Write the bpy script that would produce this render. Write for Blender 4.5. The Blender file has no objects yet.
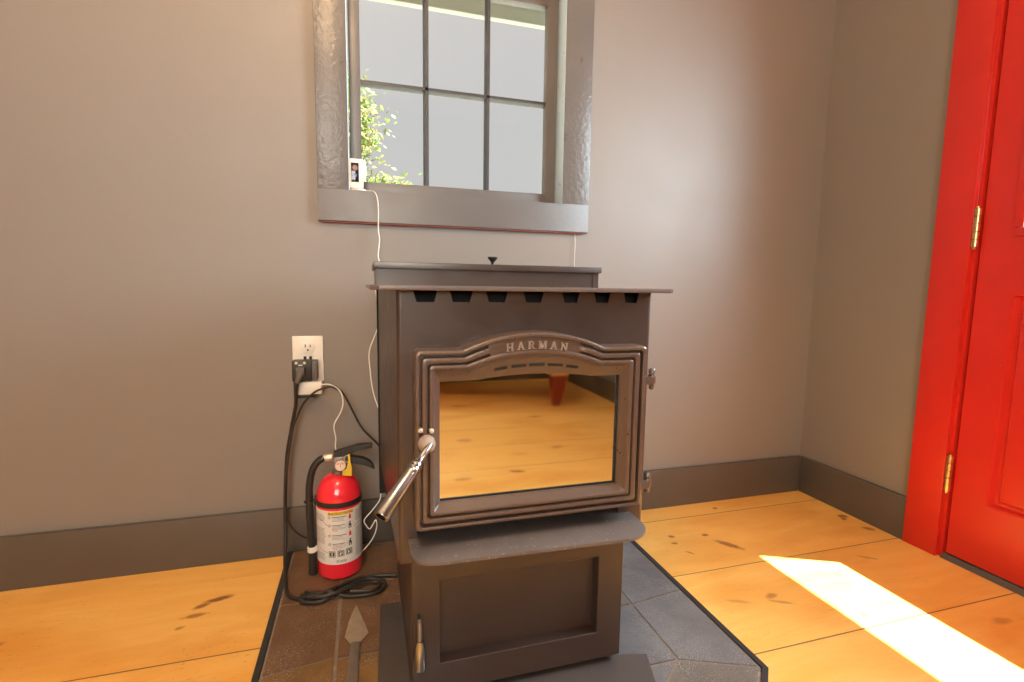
import bpy, bmesh, math, random
from mathutils import Vector, Matrix
random.seed(7)
C = bpy.context.scene.collection
PI = math.pi

# ------------------------------------------------------------------ materials
def new_mat(name):
    m = bpy.data.materials.new(name); m.use_nodes = True
    nt = m.node_tree; nt.nodes.clear()
    out = nt.nodes.new('ShaderNodeOutputMaterial')
    b = nt.nodes.new('ShaderNodeBsdfPrincipled')
    nt.links.new(b.outputs[0], out.inputs[0])
    return m, nt, b

class NB:
    """small node-building helper: every method returns an output socket"""
    def __init__(s, nt): s.nt = nt; s._co = None
    def n(s, t, **kw):
        nd = s.nt.nodes.new(t)
        for k, v in kw.items(): setattr(nd, k, v)
        return nd
    def put(s, sock, v):
        if isinstance(v, bpy.types.NodeSocket): s.nt.links.new(v, sock)
        elif v is not None:
            if sock.type == 'RGBA' and len(v) == 3: v = (*v, 1)
            sock.default_value = v
    def co(s):
        if s._co is None: s._co = s.n('ShaderNodeNewGeometry').outputs['Position']
        return s._co
    def math(s, op, a, b=None, c=None, clamp=False):
        nd = s.n('ShaderNodeMath', operation=op); nd.use_clamp = clamp
        for i, v in enumerate((a, b, c)):
            if v is not None: s.put(nd.inputs[i], v)
        return nd.outputs[0]
    def xyz(s, v=None):
        nd = s.n('ShaderNodeSeparateXYZ'); s.put(nd.inputs[0], v or s.co()); return nd.outputs
    def comb(s, x, y, z):
        nd = s.n('ShaderNodeCombineXYZ')
        for i, v in enumerate((x, y, z)): s.put(nd.inputs[i], v)
        return nd.outputs[0]
    def scale(s, vec, sx, sy, sz):
        nd = s.n('ShaderNodeVectorMath', operation='MULTIPLY'); s.put(nd.inputs[0], vec); nd.inputs[1].default_value = (sx, sy, sz); return nd.outputs[0]
    def noise(s, vec, sc, det=4, rough=.55, dist=0):
        nd = s.n('ShaderNodeTexNoise'); s.put(nd.inputs['Vector'], vec); nd.inputs['Scale'].default_value = sc
        nd.inputs['Detail'].default_value = det; nd.inputs['Roughness'].default_value = rough; nd.inputs['Distortion'].default_value = dist
        return nd.outputs['Fac']
    def white(s, v):
        nd = s.n('ShaderNodeTexWhiteNoise', noise_dimensions='1D'); s.put(nd.inputs['W'], v); return nd.outputs['Value']
    def ramp(s, f, lo, hi, a=0., b=1.):
        nd = s.n('ShaderNodeMapRange'); nd.clamp = True; s.put(nd.inputs[0], f)
        for i, v in enumerate((lo, hi, a, b)): nd.inputs[i + 1].default_value = v
        return nd.outputs[0]
    def mix(s, f, a, b, mode='MIX'):
        nd = s.n('ShaderNodeMix', data_type='RGBA', blend_type=mode)
        s.put(nd.inputs[0], f); s.put(nd.inputs[6], a); s.put(nd.inputs[7], b); return nd.outputs[2]
    def bump(s, h, strength=.2, dist=.002):
        nd = s.n('ShaderNodeBump'); s.put(nd.inputs['Height'], h); nd.inputs['Strength'].default_value = strength
        nd.inputs['Distance'].default_value = dist; return nd.outputs[0]

def paint(name, col, rough=.45, var=.08, sc=6, metal=0, bump=.15, bsc=120, bdist=.0006, spec=.5, coat=0, flecks=None):
    """painted / plain surface with a little cloudy variation and a fine bump"""
    m, nt, b = new_mat(name); N = NB(nt)
    f = N.noise(N.co(), sc)
    c = N.mix(f, tuple(x * (1 - var) for x in col), tuple(min(1, x * (1 + var)) for x in col))
    if flecks:
        k = N.ramp(N.noise(N.co(), flecks[0], 2), flecks[1], flecks[1] + .04)
        c = N.mix(k, c, flecks[2])
    N.put(b.inputs['Base Color'], c)
    N.put(b.inputs['Roughness'], N.ramp(N.noise(N.co(), sc * 2.3), .3, .7, rough * .88, min(1, rough * 1.12)))
    b.inputs['Metallic'].default_value = metal
    b.inputs['Specular IOR Level'].default_value = spec
    b.inputs['Coat Weight'].default_value = coat; b.inputs['Coat Roughness'].default_value = .15
    if bump: N.put(b.inputs['Normal'], N.bump(N.noise(N.co(), bsc, 3), bump, bdist))
    return m

M = {}
M['wall'] = paint('wall_paint', (.228, .197, .176), .50, .03, 3, bump=.25, bsc=90, bdist=.0008)
M['ceil'] = paint('ceiling_paint', (.75, .72, .68), .8, .03, 3)
M['trim_rough'] = paint('brushed_trim_paint', (.130, .114, .104), .30, .12, 9, bump=.7, bsc=75, bdist=.0022, flecks=(140, .77, (.4, .36, .33)))
M['trim'] = paint('trim_paint', (.135, .118, .110), .36, .12, 9, bump=.3, bsc=60, bdist=.001, flecks=(140, .77, (.4, .36, .33)))
M['base'] = paint('baseboard_paint', (.100, .082, .068), .33, .15, 7, bump=.2, bsc=70, bdist=.0008, flecks=(90, .80, (.35, .3, .26)))
M['red'] = paint('red_door_paint', (.56, .022, .014), .33, .12, 8, bump=.22, bsc=60, bdist=.0008, flecks=(75, .79, (.75, .25, .18)))
M['muntin'] = paint('dark_muntin_paint', (.055, .052, .056), .4, .12, 20)
M['rawred'] = paint('old_red_paint', (.20, .035, .02), .6, .2, 20)
M['brass'] = paint('aged_brass', (.72, .50, .24), .3, .15, 60, metal=1)
M['cast'] = paint('cast_iron_paint', (.092, .056, .042), .31, .12, 25, bump=.6, bsc=240, bdist=.0010, spec=.9)
M['steel_black'] = paint('stove_black_paint', (.048, .027, .020), .34, .22, 10, bump=.2, bsc=200, bdist=.0005, spec=.8, flecks=(60, .80, (.16, .14, .12)))
M['dusty'] = paint('dusty_black_steel', (.125, .100, .092), .42, .3, 14, bump=.3, bsc=160, bdist=.0006, flecks=(170, .66, (.22, .20, .19)))
M['letter'] = paint('worn_cast_letters', (.34, .26, .215), .42, .15, 60)
M['base_steel'] = paint('scuffed_base_steel', (.072, .058, .054), .34, .25, 14, bump=.3, bsc=120, bdist=.0006, spec=.7, flecks=(120, .72, (.2, .18, .17)))
M['plate'] = paint('smooth_top_plate_paint', (.13, .105, .10), .24, .15, 14, bump=.1, bsc=160, bdist=.0004, spec=.9)
M['dark'] = paint('flat_black', (.008, .008, .008), .8, .1)
M['chrome'] = paint('polished_chrome', (.42, .41, .41), .24, .08, 30, metal=1, bump=0)
M['steel'] = paint('dull_steel', (.26, .235, .21), .42, .2, 40, metal=.7)
M['worn'] = paint('dusty_worn_steel', (.36, .29, .22), .55, .3, 60, metal=.25)
M['bolt'] = paint('bright_bolt', (.72, .64, .54), .35, .1, 40, metal=.6)
M['extred'] = paint('extinguisher_red', (.90, .025, .045), .2, .06, 10, bump=0, coat=.6)
M['rubber'] = paint('black_rubber', (.022, .019, .017), .5, .2, 40)
M['cord'] = paint('black_cord', (.024, .019, .016), .45, .2, 60)
M['plastic_black'] = paint('black_plastic', (.014, .012, .011), .4, .15, 50)
M['greyplug'] = paint('grey_plug', (.12, .10, .09), .5, .15, 50)
M['white'] = paint('white_plastic', (.78, .74, .68), .38, .03, 20, bump=0)
M['whitecord'] = paint('white_cord', (.82, .78, .72), .5, .03, 20, bump=0)
M['label'] = paint('label_paper', (.74, .70, .66), .5, .04, 40, bump=0)
M['yellow'] = paint('yellow_print', (.80, .52, .03), .5, .05, 40, bump=0)
M['ink'] = paint('black_ink', (.03, .03, .03), .6, .05, 40, bump=0)
M['greyink'] = paint('grey_ink', (.30, .28, .27), .6, .05, 40, bump=0)
M['redink'] = paint('red_ink', (.65, .03, .03), .6, .05, 40, bump=0)
M['gauge'] = paint('gauge_face', (.80, .62, .52), .35, .05, 40, bump=0)
M['lens'] = paint('dark_lens', (.015, .012, .02), .08, .05, 40, bump=0)
M['lensring'] = paint('lens_ring', (.25, .14, .11), .3, .05, 40, bump=0)
M['blue'] = paint('blue_sensor', (.05, .09, .30), .2, .05, 40, bump=0)
M['pine'] = paint('light_pine', (.62, .33, .12), .45, .15, 12)
M['redleg'] = paint('redwood_leg', (.25, .035, .02), .35, .15, 12)
M['eave'] = paint('weathered_white_board', (.52, .55, .50), .8, .2, 6)
M['bark'] = paint('bark', (.12, .085, .06), .9, .3, 20)
M['gravel'] = paint('lawn_ground', (.24, .25, .21), .95, .3, 2)
M['dust'] = paint('pale_ash', (.40, .34, .28), .9, .2, 60)

def leaf_mat():
    m, nt, b = new_mat('leaf_green'); N = NB(nt)
    f = N.noise(N.co(), 9, 2)
    c = N.mix(N.ramp(f, .35, .65), (.10, .22, .025), (.30, .26, .09))
    N.put(b.inputs['Base Color'], c); b.inputs['Roughness'].default_value = .6
    tr = N.n('ShaderNodeBsdfTranslucent'); N.put(tr.inputs[0], c)
    mx = N.n('ShaderNodeMixShader'); mx.inputs[0].default_value = .5
    nt.links.new(b.outputs[0], mx.inputs[1]); nt.links.new(tr.outputs[0], mx.inputs[2])
    nt.links.new(mx.outputs[0], nt.nodes['Material Output'].inputs[0])
    return m
M['leaf'] = leaf_mat()
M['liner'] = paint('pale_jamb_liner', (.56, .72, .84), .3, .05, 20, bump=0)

def pane_mat():
    m = bpy.data.materials.new('window_glass'); m.use_nodes = True; nt = m.node_tree; nt.nodes.clear(); N = NB(nt)
    t = N.n('ShaderNodeBsdfTransparent'); t.inputs[0].default_value = (.96, .97, .97, 1)
    g = N.n('ShaderNodeBsdfGlossy'); g.inputs['Roughness'].default_value = .02
    fc = N.n('ShaderNodeLayerWeight'); fc.inputs[0].default_value = .5
    mx = N.n('ShaderNodeMixShader'); N.put(mx.inputs[0], N.math('ADD', N.math('MULTIPLY', N.math('POWER', fc.outputs['Facing'], 5.), .9), .04))
    nt.links.new(t.outputs[0], mx.inputs[1]); nt.links.new(g.outputs[0], mx.inputs[2])
    o = N.n('ShaderNodeOutputMaterial'); nt.links.new(mx.outputs[0], o.inputs[0])
    return m
M['pane'] = pane_mat()

def mirror_mat():
    m, nt, b = new_mat('mirrored_stove_glass'); N = NB(nt)
    f = N.noise(N.co(), 14, 3)
    N.put(b.inputs['Base Color'], N.mix(f, (.72, .80, .86), (.78, .86, .92)))
    b.inputs['Metallic'].default_value = 1
    N.put(b.inputs['Roughness'], N.ramp(f, .3, .7, .015, .05))
    return m
M['mirror'] = mirror_mat()

def floor_mat():
    m, nt, b = new_mat('wide_pine_boards'); N = NB(nt)
    x, y, z = N.xyz()
    W = .287
    t = N.math('DIVIDE', N.math('ADD', y, .082), W)
    idx = N.math('FLOOR', t); fr = N.math('FRACT', t)
    edge = N.math('MINIMUM', fr, N.math('SUBTRACT', 1., fr))          # 0 at a seam
    rnd = N.white(idx)
    ox = N.math('MULTIPLY', rnd, 37.)
    warp = N.noise(N.comb(N.math('ADD', x, ox), y, 0.), 1.6, 2)
    gv = N.comb(N.math('ADD', N.math('MULTIPLY', x, 1.3), ox), N.math('ADD', N.math('MULTIPLY', y, 17.), N.math('MULTIPLY', warp, 3.2)), 0.)
    grain = N.noise(gv, 1.5, 5, .6)
    blot = N.noise(N.comb(N.math('ADD', x, ox), N.math('MULTIPLY', y, 2.2), 0.), 2.3, 3)
    col = N.mix(N.ramp(grain, .3, .7), (.92, .46, .095), (.97, .58, .165))
    col = N.mix(N.ramp(blot, .47, .75, 0, .85), col, (.74, .29, .035))
    col = N.mix(N.ramp(rnd, 0, 1, 0, .22), col, (.80, .36, .07))
    fine = N.noise(N.comb(N.math('MULTIPLY', x, 5.), N.math('MULTIPLY', y, 90.), 0.), 3, 3)
    col = N.mix(N.ramp(fine, .58, .75, 0, .22), col, (.40, .17, .05))
    # scuffs, dents and specks of wear
    sp = N.noise(N.comb(N.math('MULTIPLY', x, 1.), N.math('MULTIPLY', y, 1.8), 0.), 85, 2, .6)
    area = N.noise(N.co(), 3.1, 2)
    spk = N.math('MULTIPLY', N.ramp(sp, .635, .68), N.ramp(area, .42, .58))
    col = N.mix(N.math('MULTIPLY', spk, .28), col, (.16, .075, .025))
    # knots: (x, y, half length, half width, tilt, strength)
    knots = [(-1.898, -.166, .033, .010, .25, .9), (-1.93, -.185, .022, .009, .45, .8), (-1.935, -.22, .028, .008, .1, .7), (-1.953, -.257, .010, .005, .3, .6),
             (-.535, -.268, .042, .013, -.95, .8), (-.566, -.2, .012, .008, 0, .85), (-.672, -.182, .011, .008, -.3, .8), (-.687, -.22, .010, .006, -.5, .8),
             (-.676, -.276, .014, .004, -.9, .6), (-.41, -.05, .010, .008, .2, .7), (-.03, -.21, .018, .013, -.3, .9), (-.045, -.225, .012, .010, .3, .8), (-.03, -.30, .02, .012, -.6, .75),
             (-.606, -.503, .018, .010, .2, .55), (-.60, -.53, .03, .006, -.5, .4), (-.70, -.50, .03, .007, -.4, .3), (-.45, -.62, .012, .008, .4, .5), (-.36, -.47, .006, .004, 0, .8), (-.31, -.56, .006, .004, 0, .7),
             (-.20, -.43, .03, .006, -.6, .4), (-2.3, -.22, .02, .01, .2, .5), (-.16, -.72, .03, .012, 0, .4),
             # further back in the room, seen in the stove glass
             (-.97, -1.75, .035, .015, .3, .8), (-1.2, -1.72, .04, .012, 0, .7), (-1.1, -2.2, .04, .02, .2, .7), (-1.35, -2.45, .06, .02, .1, .8), (-1.48, -2.15, .05, .018, .3, .7),
             (-.7, -2.0, .04, .012, -.2, .7), (-.62, -2.55, .05, .015, 0, .7), (-1.0, -2.9, .06, .02, .1, .6), (-.2, -2.3, .05, .015, 0, .6), (-1.4, -3.05, .07, .02, 0, .6), (-.9, -1.95, .05, .01, .1, .5)]
    kf = None
    jit = N.math('MULTIPLY', N.math('SUBTRACT', N.noise(N.co(), 55, 2), .5), .9)
    for kx, ky, a, w, tl, st in knots:
        dx = N.math('SUBTRACT', x, kx); dy = N.math('SUBTRACT', y, ky)
        c, s = math.cos(tl), math.sin(tl)
        u = N.math('ADD', N.math('MULTIPLY', dx, c / a), N.math('MULTIPLY', dy, s / a))
        v = N.math('ADD', N.math('MULTIPLY', dx, -s / w), N.math('MULTIPLY', dy, c / w))
        d = N.math('ADD', N.math('SQRT', N.math('ADD', N.math('MULTIPLY', u, u), N.math('MULTIPLY', v, v))), jit)
        k = N.ramp(d, .55, 1.15, st, 0)
        kf = k if kf is None else N.math('MAXIMUM', kf, k)
    col = N.mix(kf, col, (.24, .055, .012))
    seam = N.ramp(edge, .0030, .0075, 1, 0)
    seam = N.math('MULTIPLY', seam, N.math('MAXIMUM', N.math('LESS_THAN', y, -.2), N.math('GREATER_THAN', x, -1.3)))   # the board left of the hearth is wider
    col = N.mix(N.math('MULTIPLY', seam, .85), col, (.15, .045, .012))
    N.put(b.inputs['Base Color'], col)
    N.put(b.inputs['Roughness'], N.ramp(grain, .2, .8, .36, .5))
    b.inputs['Specular IOR Level'].default_value = .4
    h = N.math('SUBTRACT', N.math('MULTIPLY', grain, .25), seam)
    N.put(b.inputs['Normal'], N.bump(h, .35, .0015))
    return m
M['floor'] = floor_mat()

def slate(name, c0, c1, dustcol=(.46, .42, .40)):
    m, nt, b = new_mat(name); N = NB(nt)
    f = N.noise(N.co(), 11, 6, .65, .6)
    c = N.mix(N.ramp(f, .3, .7), c0, c1)
    d = N.noise(N.co(), 330, 3, .7); a = N.noise(N.co(), 9, 3)
    c = N.mix(N.math('MULTIPLY', N.ramp(d, .54, .66), N.ramp(a, .40, .66)), c, dustcol)
    N.put(b.inputs['Base Color'], c)
    N.put(b.inputs['Roughness'], N.ramp(f, .3, .7, .42, .62))
    N.put(b.inputs['Normal'], N.bump(N.noise(N.co(), 30, 7, .75), .8, .007))
    return m
M['slate1'] = slate('slate_grey_sheen', (.12, .112, .118), (.21, .20, .205))  # paler grey holds the cool sky sheen of the right-hand tiles
M['slate2'] = slate('slate_brown_warm', (.12, .060, .028), (.21, .11, .055))  # orange tint holds the warm light on the left-hand tiles
M['slate3'] = slate('slate_rust', (.14, .075, .025), (.28, .15, .045))
M['slate4'] = slate('slate_olive', (.12, .10, .085), (.19, .16, .13))
M['grout'] = paint('grout', (.24, .19, .155), .9, .2, 40, flecks=(150, .62, (.33, .28, .24)))
M['edge'] = paint('black_edge_strip', (.030, .028, .030), .45, .2, 30)

# ------------------------------------------------------------------ mesh helpers
def V(*a): return Vector(a)

def add_box(bm, x0, x1, y0, y1, z0, z1, bev=0):
    vs = [bm.verts.new((x, y, z)) for x in (x0, x1) for y in (y0, y1) for z in (z0, z1)]
    idx = [(0, 1, 3, 2), (4, 6, 7, 5), (0, 4, 5, 1), (2, 3, 7, 6), (0, 2, 6, 4), (1, 5, 7, 3)]
    fs = [bm.faces.new([vs[i] for i in q]) for q in idx]
    if bev:
        es = list({e for f in fs for e in f.edges})
        bmesh.ops.bevel(bm, geom=es, offset=bev, segments=2, profile=.6, affect='EDGES', clamp_overlap=True)
    return vs

def add_prism(bm, pts, axis, d0, d1, bev=0):
    """polygon pts (a,b) in the plane normal to axis, extruded from d0 to d1"""
    def p(a, b, d): return {'x': (d, a, b), 'y': (a, d, b), 'z': (a, b, d)}[axis]
    A = [bm.verts.new(p(a, b, d0)) for a, b in pts]; B = [bm.verts.new(p(a, b, d1)) for a, b in pts]
    n = len(pts); fs = [bm.faces.new(A), bm.faces.new(list(reversed(B)))]
    for i in range(n): fs.append(bm.faces.new((A[i], B[i], B[(i + 1) % n], A[(i + 1) % n])))
    if bev:
        es = list({e for f in fs[:2] for e in f.edges})
        bmesh.ops.bevel(bm, geom=es, offset=bev, segments=2, profile=.6, affect='EDGES', clamp_overlap=True)
    return fs

def spline(pts, n=10):
    """Catmull-Rom through pts"""
    P = [Vector(p) for p in pts]; P = [P[0] * 2 - P[1]] + P + [P[-1] * 2 - P[-2]]; out = []
    for i in range(1, len(P) - 2):
        for k in range(n):
            t = k / n; a, b, c, d = P[i - 1:i + 3]
            out.append(.5 * ((2 * b) + (c - a) * t + (2 * a - 5 * b + 4 * c - d) * t * t + (3 * b - a - 3 * c + d) * t ** 3))
    out.append(P[-2]); return out

def add_tube(bm, path, r, seg=10, caps=True, flat=1.0):
    P = [Vector(p) for p in path]; R = r if isinstance(r, (list, tuple)) else [r] * len(P)
    rings = []; up = None
    for i, p in enumerate(P):
        d = (P[min(i + 1, len(P) - 1)] - P[max(i - 1, 0)]).normalized()
        if up is None: up = d.orthogonal().normalized()
        up = (up - d * up.dot(d)).normalized(); side = d.cross(up)
        rings.append([bm.verts.new(p + (up * math.cos(a) * flat + side * math.sin(a)) * R[i]) for a in (2 * PI * k / seg for k in range(seg))])
    for a, b in zip(rings, rings[1:]):
        for k in range(seg): bm.faces.new((a[k], a[(k + 1) % seg], b[(k + 1) % seg], b[k]))
    if caps: bm.faces.new(list(reversed(rings[0]))); bm.faces.new(rings[-1])

def add_lathe(bm, prof, origin, axis=(0, 0, 1), seg=40):
    """revolve (radius, height) about axis through origin"""
    o = Vector(origin); d = Vector(axis).normalized(); u = d.orthogonal().normalized(); w = d.cross(u); rings = []
    for r, h in prof:
        if r < 1e-6: rings.append([bm.verts.new(o + d * h)])
        else: rings.append([bm.verts.new(o + d * h + (u * math.cos(t) + w * math.sin(t)) * r) for t in (2 * PI * k / seg for k in range(seg))])
    for a, b in zip(rings, rings[1:]):
        for k in range(seg):
            k2 = (k + 1) % seg
            if len(a) == 1 and len(b) == 1: continue
            if len(a) == 1: bm.faces.new((a[0], b[k], b[k2]))
            elif len(b) == 1: bm.faces.new((a[k], a[k2], b[0]))
            else: bm.faces.new((a[k], a[k2], b[k2], b[k]))
    for ring in (rings[0], rings[-1]):
        if len(ring) > 1:
            try: bm.faces.new(ring)
            except ValueError: pass

def origin_of(parent):
    o = Vector((0, 0, 0))
    while parent is not None: o += parent.location; parent = parent.parent
    return o

def obj(name, bm, mat, parent=None, angle=35, mats=None):
    bmesh.ops.remove_doubles(bm, verts=bm.verts, dist=1e-6)
    bmesh.ops.recalc_face_normals(bm, faces=bm.faces)
    me = bpy.data.meshes.new(name); bm.to_mesh(me); bm.free()
    for mm in (mats or [mat]): me.materials.append(mm)
    if parent is not None: me.transform(Matrix.Translation(-origin_of(parent)))
    me.polygons.foreach_set('use_smooth', [True] * len(me.polygons))
    me.set_sharp_from_angle(angle=math.radians(angle))
    o = bpy.data.objects.new(name, me); C.objects.link(o)
    if parent is not None: o.parent = parent
    return o

def thing(name, label, cat, loc=(0, 0, 0), group=None, kind=None):
    o = bpy.data.objects.new(name, None); C.objects.link(o); o.location = loc; o.empty_display_size = .05
    return tag(o, label, cat, group, kind)

def tag(o, label, cat, group=None, kind=None):
    o['label'] = label; o['category'] = cat
    if group: o['group'] = group
    if kind: o['kind'] = kind
    return o

def B(): return bmesh.new()
def box(name, mat, parent, *d, bev=0):
    bm = B(); add_box(bm, *d, bev=bev); return obj(name, bm, mat, parent)
def struct(o, label, cat): return tag(o, label, cat, kind='structure')

# ------------------------------------------------------------------ room shell
WY, WX = .014, .012          # painted wall faces; board fronts stand at y = 0 / x = 0
XL, YF, ZC = -3.9, -3.68, 2.45
bm = B(); add_box(bm, XL - .15, .17, YF - .15, .17, -.05, 0)
struct(obj('floor', bm, M['floor']), 'wide orange pine plank floor with dark knots', 'floor')
bm = B(); add_box(bm, XL - .15, .17, YF - .15, .17, ZC, ZC + .1)
struct(obj('ceiling', bm, M['ceil']), 'plain pale ceiling overhead', 'ceiling')

def wall_with_hole(name, axis, d0, d1, a0, a1, holes):
    """wall slab between d0 and d1 along axis, spanning a0..a1 and 0..ZC, with rectangular holes (a,b,z0,z1)"""
    bm = B(); cuts = sorted({a0, a1, *[h[0] for h in holes], *[h[1] for h in holes]})
    for p, q in zip(cuts, cuts[1:]):
        hs = [h for h in holes if h[0] <= p and h[1] >= q]
        spans = [(0, ZC)] if not hs else [(0, hs[0][2]), (hs[0][3], ZC)]
        for z0, z1 in spans:
            if z1 - z0 < 1e-4: continue
            if axis == 'y': add_box(bm, p, q, d0, d1, z0, z1)
            else: add_box(bm, d0, d1, p, q, z0, z1)
    return obj(name, bm, M['wall'])
WX0, WX1, WZ0, WZ1 = -1.590, -.980, .990, 1.66
struct(wall_with_hole('wall_back', 'y', WY, WY + .15, XL - .15, .17, [(WX0, WX1, WZ0, WZ1)]), 'grey painted wall behind the stove, holding the window', 'wall')
DY0, DY1, DZ = -1.318, -.474, 2.06
struct(wall_with_hole('wall_right', 'x', WX, WX + .15, YF - .15, WY, [(DY0, DY1, 0, DZ)]), 'grey painted side wall with the red door in it', 'wall')
struct(wall_with_hole('wall_left', 'x', XL - .15, XL, YF - .15, WY, []), 'grey painted wall at the far left of the room', 'wall')
struct(wall_with_hole('wall_front', 'y', YF - .15, YF, XL, WX, [(-2.8, -1.5, .85, 2.0)]), 'grey painted wall facing the stove across the room', 'wall')

bh = .134
def baseboard(name, label, *d):
    bm = B(); add_box(bm, *d, bev=.0012); struct(obj(name, bm, M['base']), label, 'baseboard')
baseboard('baseboard_back', 'dark grey baseboard along the wall behind the stove', XL, 0.0, 0, WY, 0, bh)
baseboard('baseboard_right', 'short dark grey baseboard between the corner and the red door casing', 0, WX, -.383, -.0005, 0, bh)
baseboard('baseboard_right_far', 'dark grey baseboard on the side wall past the red door', 0, WX, YF, -1.41, 0, bh)
baseboard('baseboard_front', 'dark grey baseboard along the wall facing the stove', XL, -.0005, YF, YF + WY, 0, bh)
baseboard('baseboard_left', 'dark grey baseboard along the far left wall', XL, XL + WY, YF + WY, -.0005, 0, bh)
# caulk bead down the room corner
bm = B(); add_tube(bm, [(.0105, .0125, bh), (.0105, .0125, ZC)], .0022, 6)
struct(obj('trim_1', bm, M['wall']), 'thin caulk line running up the room corner', 'trim')

# ------------------------------------------------------------------ back window
win = thing('window_1', 'six-pane dark framed window above the stove with dark wooden casing', 'window', (-1.285, .03, .99), kind='structure')
bm = B(); add_box(bm, -1.668, WX0, 0, WY, .998, 1.78, bev=.0015); obj('side_casing', bm, M['trim_rough'], win)
bm = B(); add_box(bm, WX1, -.895, 0, WY, .998, 1.78, bev=.0015); obj('side_casing', bm, M['trim_rough'], win)
bm = B(); add_box(bm, -1.668, -.895, 0, WY, 1.66, 1.78, bev=.0015); obj('head_casing', bm, M['trim'], win)
bm = B(); add_prism(bm, [(-.001, .998), (-.001, .917), (.003, .914), (WY, .914), (WY, .998)], 'x', -1.668, -.8955, bev=.001)
obj('apron', bm, M['trim'], win)
bm = B(); add_box(bm, -1.66, -.91, .0005, WY, .9118, .9142); obj('unpainted_edge', bm, M['rawred'], win)['label'] = 'bare reddish underside of the apron'
bm = B()
add_box(bm, WX0, WX1, WY, .16, 1.625, 1.66)
obj('jamb', bm, M['trim'], win)
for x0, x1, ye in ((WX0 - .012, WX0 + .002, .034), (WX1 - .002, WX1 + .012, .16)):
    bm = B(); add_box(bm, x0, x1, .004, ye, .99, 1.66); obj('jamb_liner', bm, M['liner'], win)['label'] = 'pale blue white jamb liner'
bm = B(); add_box(bm, WX0, WX1, .003, .17, .972, .998, bev=.001); obj('sill', bm, M['trim'], win)
# sash
SX0, SX1, SZ0, SZ1 = -1.586, -.984, 1.004, 1.624
GX0, GX1, GZ0, GZ1 = -1.556, -1.017, 1.034, 1.575
bm = B()
add_box(bm, SX0, GX0, .06, .09, SZ0, SZ1, bev=.002); add_box(bm, GX1, SX1, .06, .09, SZ0, SZ1, bev=.002)
add_box(bm, GX0 - .001, GX1 + .001, .06, .09, SZ0, GZ0, bev=.002); add_box(bm, GX0 - .001, GX1 + .001, .06, .09, GZ1, SZ1, bev=.002)
obj('sash', bm, M['trim'], win)
for i in (1, 2):
    x = GX0 + (GX1 - GX0) * i / 3
    bm = B(); add_prism(bm, [(x - .008, .080), (x - .008, .088), (x + .008, .088), (x + .008, .080), (x + .004, .066), (x - .004, .066)], 'z', GZ0, GZ1)
    obj('muntin', bm, M['muntin'], win)
zm = 1.302
bm = B(); add_prism(bm, [(.080, zm - .008), (.088, zm - .008), (.088, zm + .008), (.080, zm + .008), (.066, zm + .004), (.066, zm - .004)], 'x', GX0, GX1)
obj('muntin', bm, M['muntin'], win)
bm = B(); add_box(bm, GX0 - .002, GX1 + .002, .081, .083, GZ0 - .002, GZ1 + .002); obj('pane', bm, M['pane'], win)
# twine-like paint drip on the right stile
bm = B(); add_tube(bm, spline([(-.990, .0585, 1.53), (-.991, .0583, 1.46), (-.990, .0583, 1.40), (-.992, .0585, 1.34), (-.991, .0587, 1.27)], 6), .0016, 6)
obj('paint_run', bm, M['trim'], win)

# ------------------------------------------------------------------ window across the room (unseen, added to bring in fill light)
w2 = thing('fill_window', 'unseen plain window added in the facing wall for fill light', 'window', (-2.15, YF, .85), kind='structure')
bm = B()
for a, b in ((-2.86, -2.78), (-1.52, -1.44)): add_box(bm, a, b, YF - .02, YF + .016, .79, 2.06)
add_box(bm, -2.86, -1.44, YF - .02, YF + .016, .79, .87); add_box(bm, -2.86, -1.44, YF - .02, YF + .016, 1.98, 2.06)
add_box(bm, -2.17, -2.13, YF - .08, YF - .05, .85, 2.0); add_box(bm, -2.8, -1.5, YF - .08, YF - .05, 1.405, 1.445)
obj('casing', bm, M['trim'], w2)
bm = B(); add_box(bm, -2.8, -1.5, YF - .068, YF - .064, .85, 2.0); obj('pane', bm, M['pane'], w2)

# ------------------------------------------------------------------ red door
door = thing('door_1', 'red painted panel door with brass hinges and a glazed top', 'door', (0, -.9, 0), kind='structure')
bm = B(); add_box(bm, -.003, WX + .001, -.4745, -.383, 0, DZ + .09, bev=.002); obj('side_casing', bm, M['red'], door)
bm = B(); add_box(bm, -.003, WX + .001, -1.41, -1.318, 0, DZ + .09, bev=.002); obj('side_casing', bm, M['red'], door)
bm = B(); add_box(bm, -.003, WX + .001, -1.3175, -.475, DZ, DZ + .09, bev=.002); obj('head_casing', bm, M['red'], door)
bm = B()
add_box(bm, WX, .17, -.482, -.470, 0, DZ); add_box(bm, WX, .17, -1.322, -1.310, 0, DZ); add_box(bm, WX, .17, -1.31, -.482, DZ - .012, DZ)
add_box(bm, .071, .085, -.494, -.480, 0, DZ)
obj('jamb', bm, M['red'], door)
bm = B(); add_prism(bm, [(.004, 0.0005), (.016, .012), (.17, .014), (.17, 0.0005)], 'y', -1.31, -.482); bm.verts.ensure_lookup_table()
obj('threshold', bm, M['base'], door)
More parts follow.
